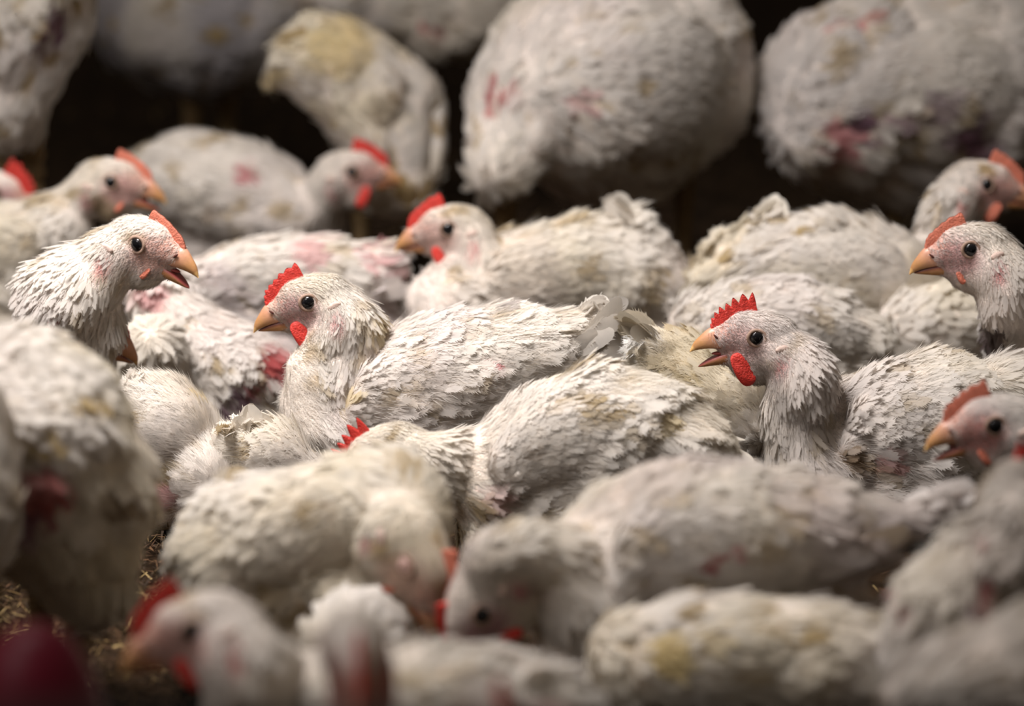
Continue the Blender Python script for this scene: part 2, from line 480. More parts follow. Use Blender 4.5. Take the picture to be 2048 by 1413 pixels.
        parts.append(place_feathers([hair_template()], p, n, t, Lh, Wh, lh, np.full(len(p), .15), col, rng, camber=0, root=.0002))
        if has_head:       # dense bristles on the skull only
            m_h = np.where((np.linalg.norm(V[T].mean(1) - HL(-2, 0, -6)[None], axis=1)/k) < 36)[0]
            if len(m_h):
                p, fi, _ = sample_surface(V, T[m_h], 9000 if detail == 2 else 4500, rng); n = unit(N[T[m_h][fi]].mean(1)); t, q, r, tors = flow(p, n)
                hm = face_mask(p); kp = rng.random(len(p)) > hm*.40
                ql = (p - E[None])/k; eyed = np.hypot(ql @ F, ql @ U); kp &= eyed > 7.5; kp &= (ql @ F) < 24
                p, n, t, hm = p[kp], n[kp], t[kp], hm[kp]
                Lh = .0052*rng.uniform(.6, 1.3, len(p))*(1 - .5*hm)
                col = albedo(p)*rng.uniform(.85, 1.05, len(p))[:, None]; hmm = (hm*.75)[:, None]
                col = col*(1 - hmm) + np.array([.58, .43, .42])*rng.uniform(.45, 1.3, (len(p), 1))*hmm
                parts.append(place_feathers([hair_template()], p, n, unit(t) + rng.normal(0, .18, p.shape), Lh, np.full(len(p), .00030)*rng.uniform(.7, 1.5, len(p)),
                                            rng.normal(.28, .1, len(p)), np.full(len(p), .12), col, rng, camber=0, root=.0002))
    off = 0; VV, FF, CC = [], [], []
    for a, b, c in parts: VV.append(a); FF.append(b + off); CC.append(c); off += len(a)
    VV = np.concatenate(VV); VV[:, 2] = np.maximum(VV[:, 2], .001)
    CC = np.concatenate(CC)
    new_mesh('plumage', VV, np.concatenate(FF), M_FEATHER, root, CC[:, :3], nrm=CC[:, 3:])
    # ---- wings
    if wings:
        tt = catmull(np.array(tn), 10)
        m = len(tt)
        for sd in wing_sides:
            wb = []; wp = []
            for i in range(int(m*.10), int(m*.97)):
                s_ = (i/m - .10)/.87
                tv = unit(tt[min(i+1, m-1), :3] - tt[max(i-1, 0), :3]); lat = unit(np.cross(tv, [0, 0, 1.])) * sd
                up = np.cross(unit(np.cross(tv, [0, 0, 1.])), tv); r = tt[i, 3]
                pr = math.sin(math.pi*min(1, (s_*.86 + .14))**.75)**.6 if s_ < 1 else .1
                c = tt[i, :3] + lat*r*(.76*flat) + up*r*(.12 - .10*s_)
                wb.append((c, np.array([r*.45, r*.27*pr + .003, r*.62*pr + .004]), np.array([tv, lat, up]))); wp.append((c, tv, lat, up, r))
            Vw, Tw = remesh_blobs(wb, .003 if detail < 2 else .0022, 6)
            Nw = vert_normals(Vw, Tw)
            p, fi, _ = sample_surface(Vw, Tw, 26000 if detail == 2 else 11000, rng); n = unit(Nw[Tw[fi]].mean(1))
            wc = np.array([a[0] for a in wp]); wt = np.array([a[1] for a in wp]); wl = np.array([a[2] for a in wp]); wu = np.array([a[3] for a in wp])
            j = np.argmin(np.linalg.norm(p[:, None] - wc[None], axis=2), 1); sj = j/len(wp)
            keep = thin(p, (.0029 + .0010*sj)*{2: 1, 1: 1.15, 0: 1.5}[detail])
            keep = keep[((n[keep]*wl[j[keep]]).sum(1) > -.45)]
            keep = keep[rng.random(len(keep)) > bare(p[keep])]
            p, n, j, sj = p[keep], n[keep], j[keep], sj[keep]
            t = wt[j] - wu[j]*(.38 - .30*sj)[:, None] + rng.normal(0, .07, p.shape)
            L = (.011 + .009*sj)*rng.uniform(.7, 1.3, len(p))*fl; Wd_ = L*.20*rng.uniform(.85, 1.15, len(p))
            col = albedo(p)*rng.uniform(.94, 1.02, len(p))[:, None]
            a1 = place_feathers([feather_template(rng, spk, 1.1) for _ in range(5)], p, n, t, L, Wd_, np.clip(rng.normal(.105, .020, len(p)), .07, .3), np.full(len(p), .06), col, rng, twist=.10)
            # flight feathers behind the wing
            nf = 9; i0 = np.linspace(.45, .98, nf); idx = np.minimum((i0*len(wp)).astype(int), len(wp)-1)
            pc = np.array([wp[i][0] - wp[i][3]*wp[i][4]*(.38 - .4*(e-.45)) + wp[i][2]*.004 for i, e in zip(idx, i0)])
            tf = np.array([wp[i][1] + wp[i][3]*(-.10 + .25*e) for i, e in zip(idx, i0)]); nfv = np.array([wp[i][2] for i in idx])
            Lq = np.linspace(.034, .046, nf)*wscale*fl
            a2 = place_feathers([quill_template(rng) for _ in range(3)], pc, nfv, tf, Lq, np.full(nf, .0075), np.full(nf, .08), np.full(nf, .22),
                                albedo(pc)*.95, rng, twist=.1)
            if detail:
                p, fi, _ = sample_surface(Vw, Tw, 9000 if detail == 2 else 3500, rng); n = unit(Nw[Tw[fi]].mean(1))
                j = np.argmin(np.linalg.norm(p[:, None] - wc[None], axis=2), 1); kp = (n*wl[j]).sum(1) > -.3; p, n, j = p[kp], n[kp], j[kp]
                a3 = place_feathers([hair_template()], p, n, wt[j] - wu[j]*.2 + rng.normal(0, .22, p.shape), .009*rng.uniform(.6, 1.3, len(p)), np.full(len(p), .00022 if detail == 2 else .00032),
                                    rng.normal(.33, .1, len(p)), np.full(len(p), .12), albedo(p)*rng.uniform(.93, 1.05, len(p))[:, None], rng, camber=0)
                a2 = (np.concatenate([a2[0], a3[0]]), np.concatenate([a2[1], a3[1] + len(a2[0])]), np.concatenate([a2[2], a3[2]]))
            VV = np.concatenate([Vw, a1[0], a2[0]]); CCw = np.concatenate([np.concatenate([albedo(Vw)*np.array([.94, .90, .87]), Nw], 1), a1[2], a2[2]])
            FF = np.concatenate([Tw, a1[1] + len(Vw), a2[1] + len(Vw) + len(a1[0])])
            VV[:, 2] = np.maximum(VV[:, 2], .0012)
            new_mesh('wing', VV, FF, M_FEATHER, root, CCw[:, :3], nrm=CCw[:, 3:])
    # ---- tail fan
    if tailfan:
        tip, dirv = cpos[-1], ctan[-1]; lat = unit(np.cross(dirv, [0, 0, 1.])) if abs(dirv[2]) < .95 else np.array([1., 0, 0]); up = np.cross(lat, dirv)
        k_ = np.linspace(-1, 1, tailfan)
        st = tip[None] - dirv[None]*.012 + lat[None]*(k_[:, None]*crad[-1]*.75) + up[None]*(crad[-1]*.35*(1 - k_**2))[:, None]
        td = dirv[None] + lat[None]*k_[:, None]*.30 + up[None]*.25 + rng.normal(0, .06, (tailfan, 3))
        sgk = np.where(k_ == 0, .5, np.sign(k_)*np.maximum(np.abs(k_), .45)); nv = unit(up[None]*.45 + lat[None]*sgk[:, None])
        tm2 = [quill_template(rng) for _ in range(4)]
        a1 = place_feathers(tm2, st, nv, td, tail_len*rng.uniform(.8, 1.15, tailfan), np.full(tailfan, .0115), np.full(tailfan, .05), np.full(tailfan, .2), albedo(st)*.97, rng, twist=.15)
        nb = 26   # shorter coverts over the tail root
        st2 = tip[None] - dirv[None]*rng.uniform(.0, .03, nb)[:, None] + lat[None]*(rng.uniform(-1, 1, nb)[:, None]*crad[-1]*.8) + up[None]*crad[-1]*rng.uniform(-.3, .7, nb)[:, None]
        td2 = dirv[None] + up[None]*.2 + rng.normal(0, .2, (nb, 3))
        a2 = place_feathers(tm2, st2, unit(up[None] + rng.normal(0, .4, (nb, 3))), td2, tail_len*.62*rng.uniform(.7, 1.2, nb), np.full(nb, .0085), np.full(nb, .12), np.full(nb, .2), albedo(st2), rng, twist=.3)
        new_mesh('tail', np.concatenate([a1[0], a2[0]]), np.concatenate([a1[1], a2[1] + len(a1[0])]), M_FEATHER, root, np.concatenate([a1[2], a2[2]])[:, :3], nrm=np.concatenate([a1[2], a2[2]])[:, 3:])
    # ---- legs of standing birds
    for (px, py, dy, ln) in legs:
        hip = P(px, py, Y0 + dy); foot = np.array([hip[0], hip[1] - .004, 0.006])
        segs = [(hip + [0, .02, .03], .013), (hip*[1, 1, 0] + np.array([0, .018, min(hip[2], ln)]), .0085), (foot, .0062)]
        ax = []
        s_ = catmull(np.array([np.append(a, b) for a, b in segs]), 8)
        for a in s_: ax.append((a[:3], np.array([a[3]]*3), I3))
        for ang, l_ in ((-125, .036), (-90, .042), (-55, .036), (95, .018)):
            dxy = np.array([math.cos(math.radians(ang)), math.sin(math.radians(ang)), 0])
            for e in np.linspace(0, 1, 9): ax.append((foot + dxy*l_*e + [0, 0, .0005], np.array([.0048 - .0022*e]*3), I3))
        Vl, Tl = remesh_blobs(ax, .0016, 3); Vl[:, 2] = np.maximum(Vl[:, 2], .0005)
        new_mesh('leg', Vl, Tl, M_LEG, root)
    if not has_head: return root
    # ---- head furniture
    def to_w(v, kk=1.0): return E[None] + (v[:, 0:1]*F + v[:, 1:2]*Lt + v[:, 2:3]*U)*k
    v, f, S, nr, K = loft_beak(UP_T, UP_B, UP_W, True)
    tpar = np.repeat(np.linspace(0, 1, nr), K)
    bc = np.array(head.get('beak', (.54, .27, .11)))
    c = bc[None]*(1 - tpar[:, None]*.15) + 0; wb_ = np.clip(1.25 - tpar*2.1, 0, 1)[:, None]; c = c*(1 - wb_) + np.array([.64, .32, .24])*wb_
    c = np.where((S < -.3)[:, None], np.array([.20, .04, .035]), c)
    c = np.where(((tpar > .85) & (S > -.3))[:, None], np.array([.70, .42, .16]), c)
    ub = new_mesh('upper_beak', to_w(v), f, M_BEAK, root, c)
    # nostrils: small dark slits set on the sides of the upper beak
    for sd in (1, -1):
        iv, fi_ = ICO2
        tilt = np.array([[.86, 0, -.5], [0, 1, 0], [.5, 0, .86]])
        nv_ = (iv*np.array([2.6, .9, .8])) @ np.array([[.86, 0, .5], [0, 1, 0], [-.5, 0, .86]]) + np.array([26.5, sd*6.3, -8.6])
        new_mesh('nostril', to_w(nv_), fi_, M_DARK, ub, org=root.location)
    v, f, S, nr, K = loft_beak(LO_T, LO_B, LO_W, False)
    for i in range(len(v)): v[i, 0], v[i, 2] = jaw(v[i, 0], v[i, 2])
    tpar = np.repeat(np.linspace(0, 1, nr), K)
    c = np.tile(bc*.92, (len(v), 1)); c = np.where((S < .05)[:, None], np.array([.24, .05, .045]), c)
    new_mesh('lower_beak', to_w(v), f, M_BEAK, root, c)
    if opn > .1:    # tongue
        iv, fi_ = ICO2; tv = iv*np.array([9, 3.6, 1.5]) + np.array([18, 0, -15.3])
        for i in range(len(tv)): tv[i, 0], tv[i, 2] = jaw(tv[i, 0], tv[i, 2])
        new_mesh('tongue', to_w(tv), fi_, M_TONGUE, root)
    # comb
    ck = head.get('comb', 1.0)
    if ck > 0:
        B = catmull(np.array(COMB, float), 18); nb = len(B); s_ = np.linspace(0, 1, nb)
        B[:, :] += 0
        tg = unit(np.gradient(B, axis=0)); nrm2 = np.stack([-tg[:, 1], tg[:, 0]], 1)
        if nrm2[nb//2] @ np.array([1, 1]) < 0: nrm2 = -nrm2
        teeth = head.get('teeth', 7); td = head.get('tooth', .30)
        ph = s_**.9*teeth
        saw = (1 - np.abs((ph % 1)*2 - 1)**1.3)
        jt = np.repeat(rng.uniform(.75, 1.1, teeth+2), 1)[np.minimum(ph.astype(int), teeth)]
        env = np.minimum(1, s_/.25)**.8*(.62 + .38*s_)*np.where(s_ > .93, np.sqrt(np.clip(1 - ((s_-.93)/.08)**2, .05, 1)), 1)
        hgt = 10.2*ck*env*((1 - td) + td*saw*jt)
        lean = head.get('lean', .0)
        rows = [(-4.0, 1.9), (.0, 1.7), (.4, 1.4), (.75, 1.05), (.94, .7), (1.0, .25)]
        V_, F_ = [], []
        nrw = len(rows)
        for sd in (1, -1):
            for i in range(nb):
                for e, th in rows:
                    h = e if e < 0 else e*hgt[i]
                    q_ = B[i] + nrm2[i]*h + tg[i]*max(h, 0)*.12
                    V_.append((q_[0], sd*th*(1 if e < 1 else .6) + lean*max(h, 0), q_[1]))
        V_ = np.array(V_); m_ = nb*nrw
        for sd in (0, 1):
            for i in range(nb-1):
                for j in range(nrw-1):
                    a = sd*m_ + i*nrw + j; qd = (a, a+nrw, a+nrw+1, a+1); F_.append(qd if sd else qd[::-1])
        for i in range(nb-1):
            a = i*nrw + nrw-1; F_.append((a, a+nrw, m_+a+nrw, m_+a))
        for i in (0, nb-1):
            for j in range(nrw-1):
                a = i*nrw+j; F_.append((a, a+1, m_+a+1, m_+a))
        new_mesh('comb', to_w(V_), F_, M_COMB if head.get('red', 1) else M_COMB_PALE, root)
    # wattles
    wk = head.get('wattle', 1.0)
    if wk > 0:
        for sd in (1, -1):
            iv, fi_ = ICO3
            q_ = iv.copy()
            la, lb, lc = q_[:, 0]*9.6*wk, q_[:, 2]*(7.8 - 2.2*q_[:, 0]*0)*wk, q_[:, 1]*1.9*wk
            lb = lb*(1.0 - .30*np.abs(q_[:, 0])**2) + 1.2*wk*(1 - q_[:, 0]**2)*(q_[:, 2] > 0)
            w_ = np.stack([-.80*la + .60*lb*0 - .42*lb*0 + 4.0, lc + sd*(10.2 + 1.5*(q_[:, 2] > 0)), -.46*la - lb - 24.0 + 4.5*(1 - wk)], 1)
            w_[:, 0] -= lb*.10
            for i in range(len(w_)): w_[i, 0], w_[i, 2] = [a*.5 + b*.5 for a, b in zip(jaw(w_[i, 0], w_[i, 2]), (w_[i, 0], w_[i, 2]))]
            new_mesh('wattle', to_w(w_), fi_, M_COMB if head.get('red', 1) else M_COMB_PALE, root)
    # eyes and ear lobes sit on the surface of the head
    for sd in (1, -1):
        def surf(f_, u_, default):
            o_ = Vector(HL(f_, sd*40, u_)); loc, nr_, fi_, ds = bvh.ray_cast(o_, Vector(-Lt*sd), .06)
            return ((np.array(loc) - E) @ Lt)*sd/k if loc is not None else default
        ls = surf(0, 0, 15.0)
        iv, fi_ = ICO3
        ev_ = iv*5.6; rr = np.hypot(ev_[:, 0], ev_[:, 2]); fr = ev_[:, 1]*sd > 0
        ec = np.where(((rr < 3.9) & fr)[:, None], np.array([.004, .004, .005]), np.array([.012, .011, .013]))
        ec = np.where(((rr > 4.6))[:, None], np.array([.05, .035, .025]), ec)
        if head.get('closed'): ec = np.tile(np.array([.46, .30, .26]), (len(ec), 1)) - np.array([.2, .15, .12])*(np.abs(ev_[:, 2] + .8) < .6)[:, None]
        ev_ = ev_*np.array([1, .75, 1]) + np.array([0, sd*(ls - 2.2), 0])
        eo = new_mesh('eye', to_w(ev_), fi_, M_EYE, root, ec)
        # lid ring
        R, r_ = 5.9, 1.25; ns, nc = 32, 8; V_, F_ = [], []
        for i in range(ns):
            a = 2*math.pi*i/ns
            for j in range(nc):
                b = 2*math.pi*j/nc; rad = R + r_*math.cos(b)
                V_.append((rad*math.cos(a)*1.06, sd*(ls + .1 + r_*.75*math.sin(b)) - sd*.35*abs(math.sin(a))*1.5, rad*math.sin(a)*.95))
        for i in range(ns):
            for j in range(nc):
                a = i*nc+j; b = i*nc+(j+1) % nc; c_ = ((i+1) % ns)*nc+(j+1) % nc; d_ = ((i+1) % ns)*nc+j
                F_.append((a, b, c_, d_))
        new_mesh('eyelid', to_w(np.array(V_)), F_, M_RING, root)
        le = surf(-18, -2, 15.0)
        w_ = ICO2[0]*np.array([5.0, 1.5, 3.2]); w_[:, 2] += w_[:, 0]*-.35
        w_ = w_ + np.array([-18.5, sd*(le - .1), -1.5])
        new_mesh('ear_lobe', to_w(w_), ICO2[1], M_LOBE, root)
    return root

M_DARK = mat('nostril_dark', base=(.12, .04, .03), rough=.8, noise=.2)
M_TONGUE = mat('tongue_flesh', base=(.42, .10, .09), rough=.4, noise=.2)

# ------------------------------------------------------------------ the barn floor
def floor():
    n = 160; xs = np.linspace(-4, 4, n); ys = np.linspace(1.2, 9, n)
    X, Y_ = np.meshgrid(xs, ys); rng = np.random.default_rng(5); f = Field(rng, 25, 14)
    pts = np.stack([X.ravel(), Y_.ravel(), np.zeros(n*n)], 1); pts[:, 2] = -np.abs(f(pts))*.006 - .001
    idx = np.arange(n*n).reshape(n, n)
    F_ = np.stack([idx[:-1, :-1], idx[:-1, 1:], idx[1:, 1:], idx[1:, :-1]], -1).reshape(-1, 4)
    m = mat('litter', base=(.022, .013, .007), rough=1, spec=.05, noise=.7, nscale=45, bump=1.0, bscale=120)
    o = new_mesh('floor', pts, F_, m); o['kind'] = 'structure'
floor()
def straw():
    rng = np.random.default_rng(11); N = 16000
    p = np.stack([rng.uniform(-.9, .9, N), rng.uniform(2.35, 5.2, N), rng.uniform(.000, .010, N)], 1)
    near = rng.random(N) < .45
    p[near, 0] = rng.uniform(-.45, -.15, near.sum()); p[near, 1] = rng.uniform(2.4, 3.0, near.sum())
    a = rng.uniform(0, 6.28, N); t = np.stack([np.cos(a), np.sin(a), rng.normal(0, .25, N)], 1)
    n = unit(np.stack([rng.normal(0, .4, N), rng.normal(0, .4, N), np.ones(N)], 1))
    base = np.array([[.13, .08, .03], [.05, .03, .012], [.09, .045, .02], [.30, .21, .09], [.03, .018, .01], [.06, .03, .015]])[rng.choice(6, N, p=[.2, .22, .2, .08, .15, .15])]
    v, f, c = place_feathers([hair_template()], p, n, t, rng.uniform(.003, .016, N), rng.uniform(.0003, .0009, N), rng.normal(.1, .1, N), rng.normal(.0, .2, N), base, rng, camber=.1)
    v[:, 2] = np.maximum(v[:, 2], .0)
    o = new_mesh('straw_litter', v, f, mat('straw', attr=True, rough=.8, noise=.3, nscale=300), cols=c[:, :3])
    o['label'] = 'loose straw and wood shavings covering the barn floor'; o['category'] = 'litter'; o['kind'] = 'stuff'
straw()

# ------------------------------------------------------------------ the flock
#                label, torso [(px,py,dY,r)], z of the middle node
BIRDS = []
def B(*a, **k): BIRDS.append((a, k))
#BIRDS_BEGIN
# the one in focus
B('sharp white chicken in the centre, beak closed, upright red comb, looking left',
  [(650, 845, -.02, 98), (740, 800, 0, 118), (870, 765, 0, 122), (1000, 730, 0, 108), (1100, 695, 0, 84), (1155, 668, 0, 56)],
  tail=[(1178, 645, 0, 34)], tail_len=.030, z=.10, seed=1, detail=2, flat=1.05,
  head=dict(eye=(617, 606), dY=-.02, yaw=183, pitch=0, wattle=1.25, comb=1.0, tooth=.28, teeth=8),
  neck=[(690, 655, -.01, 64), (676, 728, -.01, 88)], pal=(1, .25, .35, 0),
  patches=[(985, 600, 9, 'dark', .5), (955, 735, 10, 'pink'), (760, 640, 22, 'yellow', .5), (1200, 680, 30, 'brown', .7), (1180, 700, 25, 'dirt', .6), (690, 805, 14, 'yellow', .6), (660, 870, 12, 'brown', .5)])
B('white chicken with only its pointed red comb showing above a neighbour, head tucked low',
  [(1010, 955, 0, 112), (1110, 885, 0, 130), (1230, 860, 0, 122), (1340, 880, 0, 100), (1400, 910, 0, 60)],
  z=.095, seed=2, detail=2, flat=1.0,
  head=dict(eye=(762, 915), dY=-.02, yaw=188, pitch=-10, closed=1, wattle=.6, comb=1.2, tooth=.75, teeth=7),
  neck=[(870, 935, -.01, 72), (935, 950, 0, 90)], pal=(1, .7, .1, 0),
  patches=[(975, 995, 30, 'pink', .35), (1230, 870, 16, 'dirt', .6), (1300, 830, 30, 'yellow', .6), (1270, 850, 14, 'dirt', .6), (1050, 910, 12, 'brown', .5)])
B('white chicken on the right with its beak wide open and comb of small points',
  [(1640, 930, -.02, 95), (1720, 880, 0, 120), (1830, 855, .0, 135), (1960, 855, .02, 140), (2080, 860, .04, 130)],
  Y=2.93, seed=3, detail=2, flat=1.0,
  head=dict(eye=(1514, 677), dY=-.03, yaw=184, pitch=17, open=22, wattle=1.3, comb=1.2, tooth=.5, teeth=8, face=(.60, .42, .40)),
  neck=[(1592, 735, -.02, 62), (1605, 830, -.02, 72)], pal=(.9, .15, .4, .35),
  patches=[(1695, 920, 22, 'brown', .8), (1760, 930, 26, 'red', .5), (1780, 805, 22, 'dirt', .4)])
B('chicken at the right edge with open beak and faded orange comb, head low',
  [(2110, 1000, -.02, 95), (2200, 980, 0, 120), (2330, 960, 0, 120)],
  z=.10, seed=4, detail=1,
  head=dict(eye=(1992, 853), dY=-.04, yaw=186, pitch=8, open=15, wattle=.6, comb=.95, tooth=.25, red=0, face=(.58, .27, .24), ear=.4),
  neck=[(2065, 915, -.02, 62)], pal=(.8, .1, .8, .4))
B('white chicken looking left behind the central one, its raised tail against the dark',
  [(900, 615, -.02, 92), (990, 585, 0, 105), (1110, 545, 0, 112), (1210, 545, 0, 105), (1300, 580, 0, 80)],
  z=.095, seed=5, detail=1, tail=[(1280, 500, 0, 42), (1255, 450, 0, 24)], tail_len=.036,
  head=dict(eye=(897, 459), dY=-.02, yaw=185, pitch=6, comb=.9, tooth=.15, face=(.70, .48, .42)),
  neck=[(960, 520, -.01, 58), (930, 580, -.01, 78)], pal=(1, .5, .3, 0))
B('chicken with open beak at the left, neck stretched up, facing right',
  [(112, 750, .02, 98), (40, 770, .03, 130), (-60, 780, .03, 130)],
  Y=3.03, seed=6, detail=1,
  head=dict(eye=(273, 490), dY=-.02, k=1.03, yaw=-28, pitch=4, open=20, wattle=.5, comb=.5, tooth=.1, red=0, face=(.64, .40, .34)),
  neck=[(195, 537, -.0, 74), (142, 615, .0, 104)], pal=(1, .3, .3, 0), patches=[(115, 625, 12, 'red')])
B('chicken in the upper left with pink face and open beak, resting its head low',
  [(70, 490, .0, 92), (-20, 500, .0, 105), (-120, 510, .0, 100)],
  z=.09, seed=7, detail=1,
  head=dict(eye=(220, 365), dY=-.02, k=1.02, yaw=-10, pitch=8, open=14, wattle=.5, comb=.7, tooth=.1, red=0, face=(.66, .40, .36)),
  neck=[(140, 415, 0, 52)], pal=(1, .5, .1, 0))
B('chicken cut by the left edge, only its bright red comb in view',
  [(-170, 470, 0, 90), (-260, 480, 0, 100)],
  Y=3.62, seed=8, detail=0, wings=False,
  head=dict(eye=(-12, 385), dY=-.02, yaw=-15, pitch=-4, comb=1.5, tooth=.3, k=.95),
  neck=[(-80, 430, 0, 55)], pal=(1, .5, .1, 0))
B('white chicken behind in the upper middle, facing right with a flat red comb',
  [(575, 430, .0, 78), (500, 395, .02, 98), (400, 375, .04, 100), (310, 385, .06, 85)],
  z=.10, seed=9, detail=1, flat=1.15, tailfan=5,
  head=dict(eye=(703, 345), dY=-.03, yaw=-2, pitch=14, comb=1.0, tooth=.1, face=(.66, .38, .33)),
  neck=[(645, 395, -.01, 50), (615, 435, -.0, 64)], pal=(1, .5, .2, .1),
  patches=[(515, 355, 22, 'pink'), (440, 425, 24, 'brown', .6), (395, 405, 16, 'brown', .4)])
B('resting chicken with pink bruised back behind the central one',
  [(420, 575, .0, 78), (510, 560, 0, 92), (620, 555, 0, 92), (720, 560, 0, 86)],
  z=.085, seed=10, detail=0, tail=[(770, 520, .0, 45)], tailfan=5, tail_len=.03, pal=(1, .2, .9, .1), wings=True,
  patches=[(600, 500, 40, 'pink', .6), (730, 520, 30, 'pink'), (560, 580, 20, 'pink'), (430, 610, 10, 'brown', .5), (760, 570, 26, 'red', .4)])
B('chicken with raw red bare skin on its side, left of the central one',
  [(330, 610, .04, 58), (400, 680, .02, 82), (470, 740, 0, 100), (520, 770, 0, 85)],
  Y=3.19, seed=11, detail=1, wings=False, tailfan=0, pal=(1, .8, .4, 0),
  patches=[(520, 715, 28, 'red'), (545, 745, 22, 'red', .7), (465, 790, 32, 'purple', .8), (495, 760, 24, 'red', .8), (430, 810, 22, 'purple', .8), (300, 590, 26, 'pink', .7)])
B('chicken hidden behind the stretched neck at the left, only its orange beak tip shows',
  [(60, 800, .03, 70), (0, 820, .06, 80), (-60, 830, .08, 80)],
  Y=3.12, seed=12, detail=0, wings=False, tailfan=0,
  head=dict(eye=(178, 660), dY=-.085, yaw=-2, pitch=-10, comb=.4, wattle=0, k=.95, beak=(.66, .32, .16)),
  neck=[(135, 725, 0.0, 50)], pal=(1, .1, .1, .3))
B('small curly feathered white chicken wedged below the open beak at the left',
  [(298, 698, .0, 58), (305, 740, .02, 68), (320, 790, .02, 72)],
  Y=3.14, seed=40, detail=1, wings=False, tailfan=0, pal=(1, .1, .1, .3))
B('bright white chicken seen from behind, between the big left one and the central one',
  [(430, 960, -.02, 76), (385, 900, 0, 92), (345, 860, .0, 95), (315, 830, 0, 70)],
  Y=2.93, seed=13, detail=2, pal=(1, .45, .05, .1), tail=[(320, 790, 0, 30)], tailfan=0, wings=False, fl=.8,
  patches=[(430, 800, 10, 'yellow', .7), (345, 955, 24, 'yellow', .5), (340, 1000, 25, 'pink', .6)])
B('low tail and rump of a white chicken in front of the central one',
  [(620, 960, 0, 60), (550, 915, 0, 62), (500, 900, .0, 45)], z=.06, seed=14, detail=1, wings=False,
  tail=[(500, 870, 0, 22)], tailfan=5, tail_len=.03, pal=(1, .6, 0, .2))
B('white chicken in the lower middle, head bowed with a pink comb, wing in shadow',
  [(800, 1040, -.02, 112), (700, 1040, .0, 132), (570, 1070, 0, 135), (465, 1110, .0, 118)],
  z=.10, seed=15, detail=1, tail=[(470, 1010, .02, 40)], tail_len=.035,
  head=dict(eye=(812, 1130), dY=-.08, yaw=-38, pitch=-52, k=1.15, closed=1, comb=.7, tooth=.15, red=0, face=(.60, .42, .33), wattle=.4, ctr=.9),
  neck=[(785, 1100, -.05, 78)], pal=(1, .55, .1, .1),
  patches=[(760, 1090, 20, 'yellow', .7), (640, 1110, 10, 'brown', .6)])
B('large white chicken at the lower right bending its greyish neck down to the left',
  [(1180, 1215, -.02, 118), (1270, 1120, 0, 158), (1420, 1080, 0, 168), (1560, 1080, .0, 142), (1680, 1070, .0, 95)],
  z=.12, seed=16, detail=1, tail=[(1790, 1040, 0, 50), (1890, 1010, 0, 22)], tailfan=5, tail_len=.03,
  head=dict(eye=(963, 1230), dY=-.06, yaw=200, pitch=-62, comb=.5, wattle=.7, tooth=.2, face=(.50, .30, .32), k=1.05, ctr=.9),
  neck=[(985, 1120, -.05, 62), (1060, 1110, -.04, 70), (1130, 1130, -.03, 88)], pal=(1, .3, .8, .35),
  patches=[(1400, 1130, 18, 'red', .7), (1430, 1110, 12, 'red', .6), (1395, 1150, 10, 'red', .7)])
B('yellow stained rump and grey tail feathers, right behind the central chicken',
  [(1480, 860, .02, 62), (1420, 800, .02, 82), (1360, 755, .02, 76), (1320, 715, .02, 48)],
  z=.10, seed=17, detail=2, wings=False, tail=[(1305, 700, .02, 26)], tailfan=11, tail_len=.045, pal=(1, 1.3, 0, .2),
  patches=[(1295, 690, 45, 'white', .9), (1350, 740, 40, 'dirt', .6), (1390, 790, 40, 'yellow', .5), (1440, 830, 30, 'dirt', .4)])
B('broad white chicken in the right background with a jagged tail, facing right',
  [(1850, 620, -.01, 78), (1760, 565, 0, 118), (1650, 535, 0, 122), (1550, 530, 0, 98), (1450, 550, .0, 66)],
  z=.105, seed=18, detail=1, tail=[(1500, 470, .0, 34), (1530, 440, 0, 22)], tail_len=.03, pal=(1, .9, 0, .2), wing_sides=(1, -1),
  head=dict(eye=(1973, 370), dY=.06, yaw=-4, pitch=4, comb=.9, tooth=.1, red=0, face=(.56, .32, .28)),
  neck=[(1895, 430, .05, 55), (1870, 500, .04, 68)])
B('chicken resting below the broad one, its pale wing folded over the side',
  [(1420, 660, .0, 78), (1490, 655, 0, 98), (1590, 655, 0, 104), (1690, 670, 0, 80), (1750, 690, 0, 40)],
  z=.085, seed=19, detail=1, pal=(1, .3, .2, .2), tailfan=5, tail_len=.025)
B('yellowish flank of a chicken squeezed beside the two heads on the right',
  [(1830, 660, 0, 70), (1890, 640, 0, 72), (1940, 650, 0, 60)], Y=3.27, seed=20, detail=0, wings=False, tailfan=0, pal=(1, 1, .1, .2))
B('chicken near the right edge looking left, beak closed, pale ear lobe, dark bare throat',
  [(2060, 720, .02, 80), (2150, 710, .09, 100), (2260, 700, .12, 100)],
  Y=3.10, seed=21, detail=1,
  head=dict(eye=(1942, 500), dY=-.08, yaw=184, pitch=6, comb=.7, tooth=.15, red=0, wattle=.5, face=(.56, .34, .33)),
  neck=[(2010, 565, -.07, 62), (2025, 640, -.05, 72)], pal=(.7, .1, .5, .6),
  patches=[(1985, 660, 24, 'dark', .7), (1990, 700, 22, 'dark', .6)])
B('white chicken in the lower right corner with red scratches and its comb tip up',
  [(1920, 1240, -.02, 135), (1985, 1190, 0, 130), (2040, 1110, .0, 95)],
  z=.13, seed=22, detail=1, pal=(.9, .2, .5, .35), wings=False, tailfan=0,
  head=dict(eye=(2075, 975), dY=.02, yaw=60, pitch=10, comb=.9, tooth=.3, k=.9),
  neck=[(2040, 1040, 0, 62)],
  patches=[(1975, 1150, 22, 'red'), (1960, 1190, 24, 'red', .8), (1975, 1060, 12, 'red', .6), (1810, 1160, 16, 'red', .5), (1835, 1200, 12, 'red', .7), (1930, 1175, 14, 'purple', .5)])
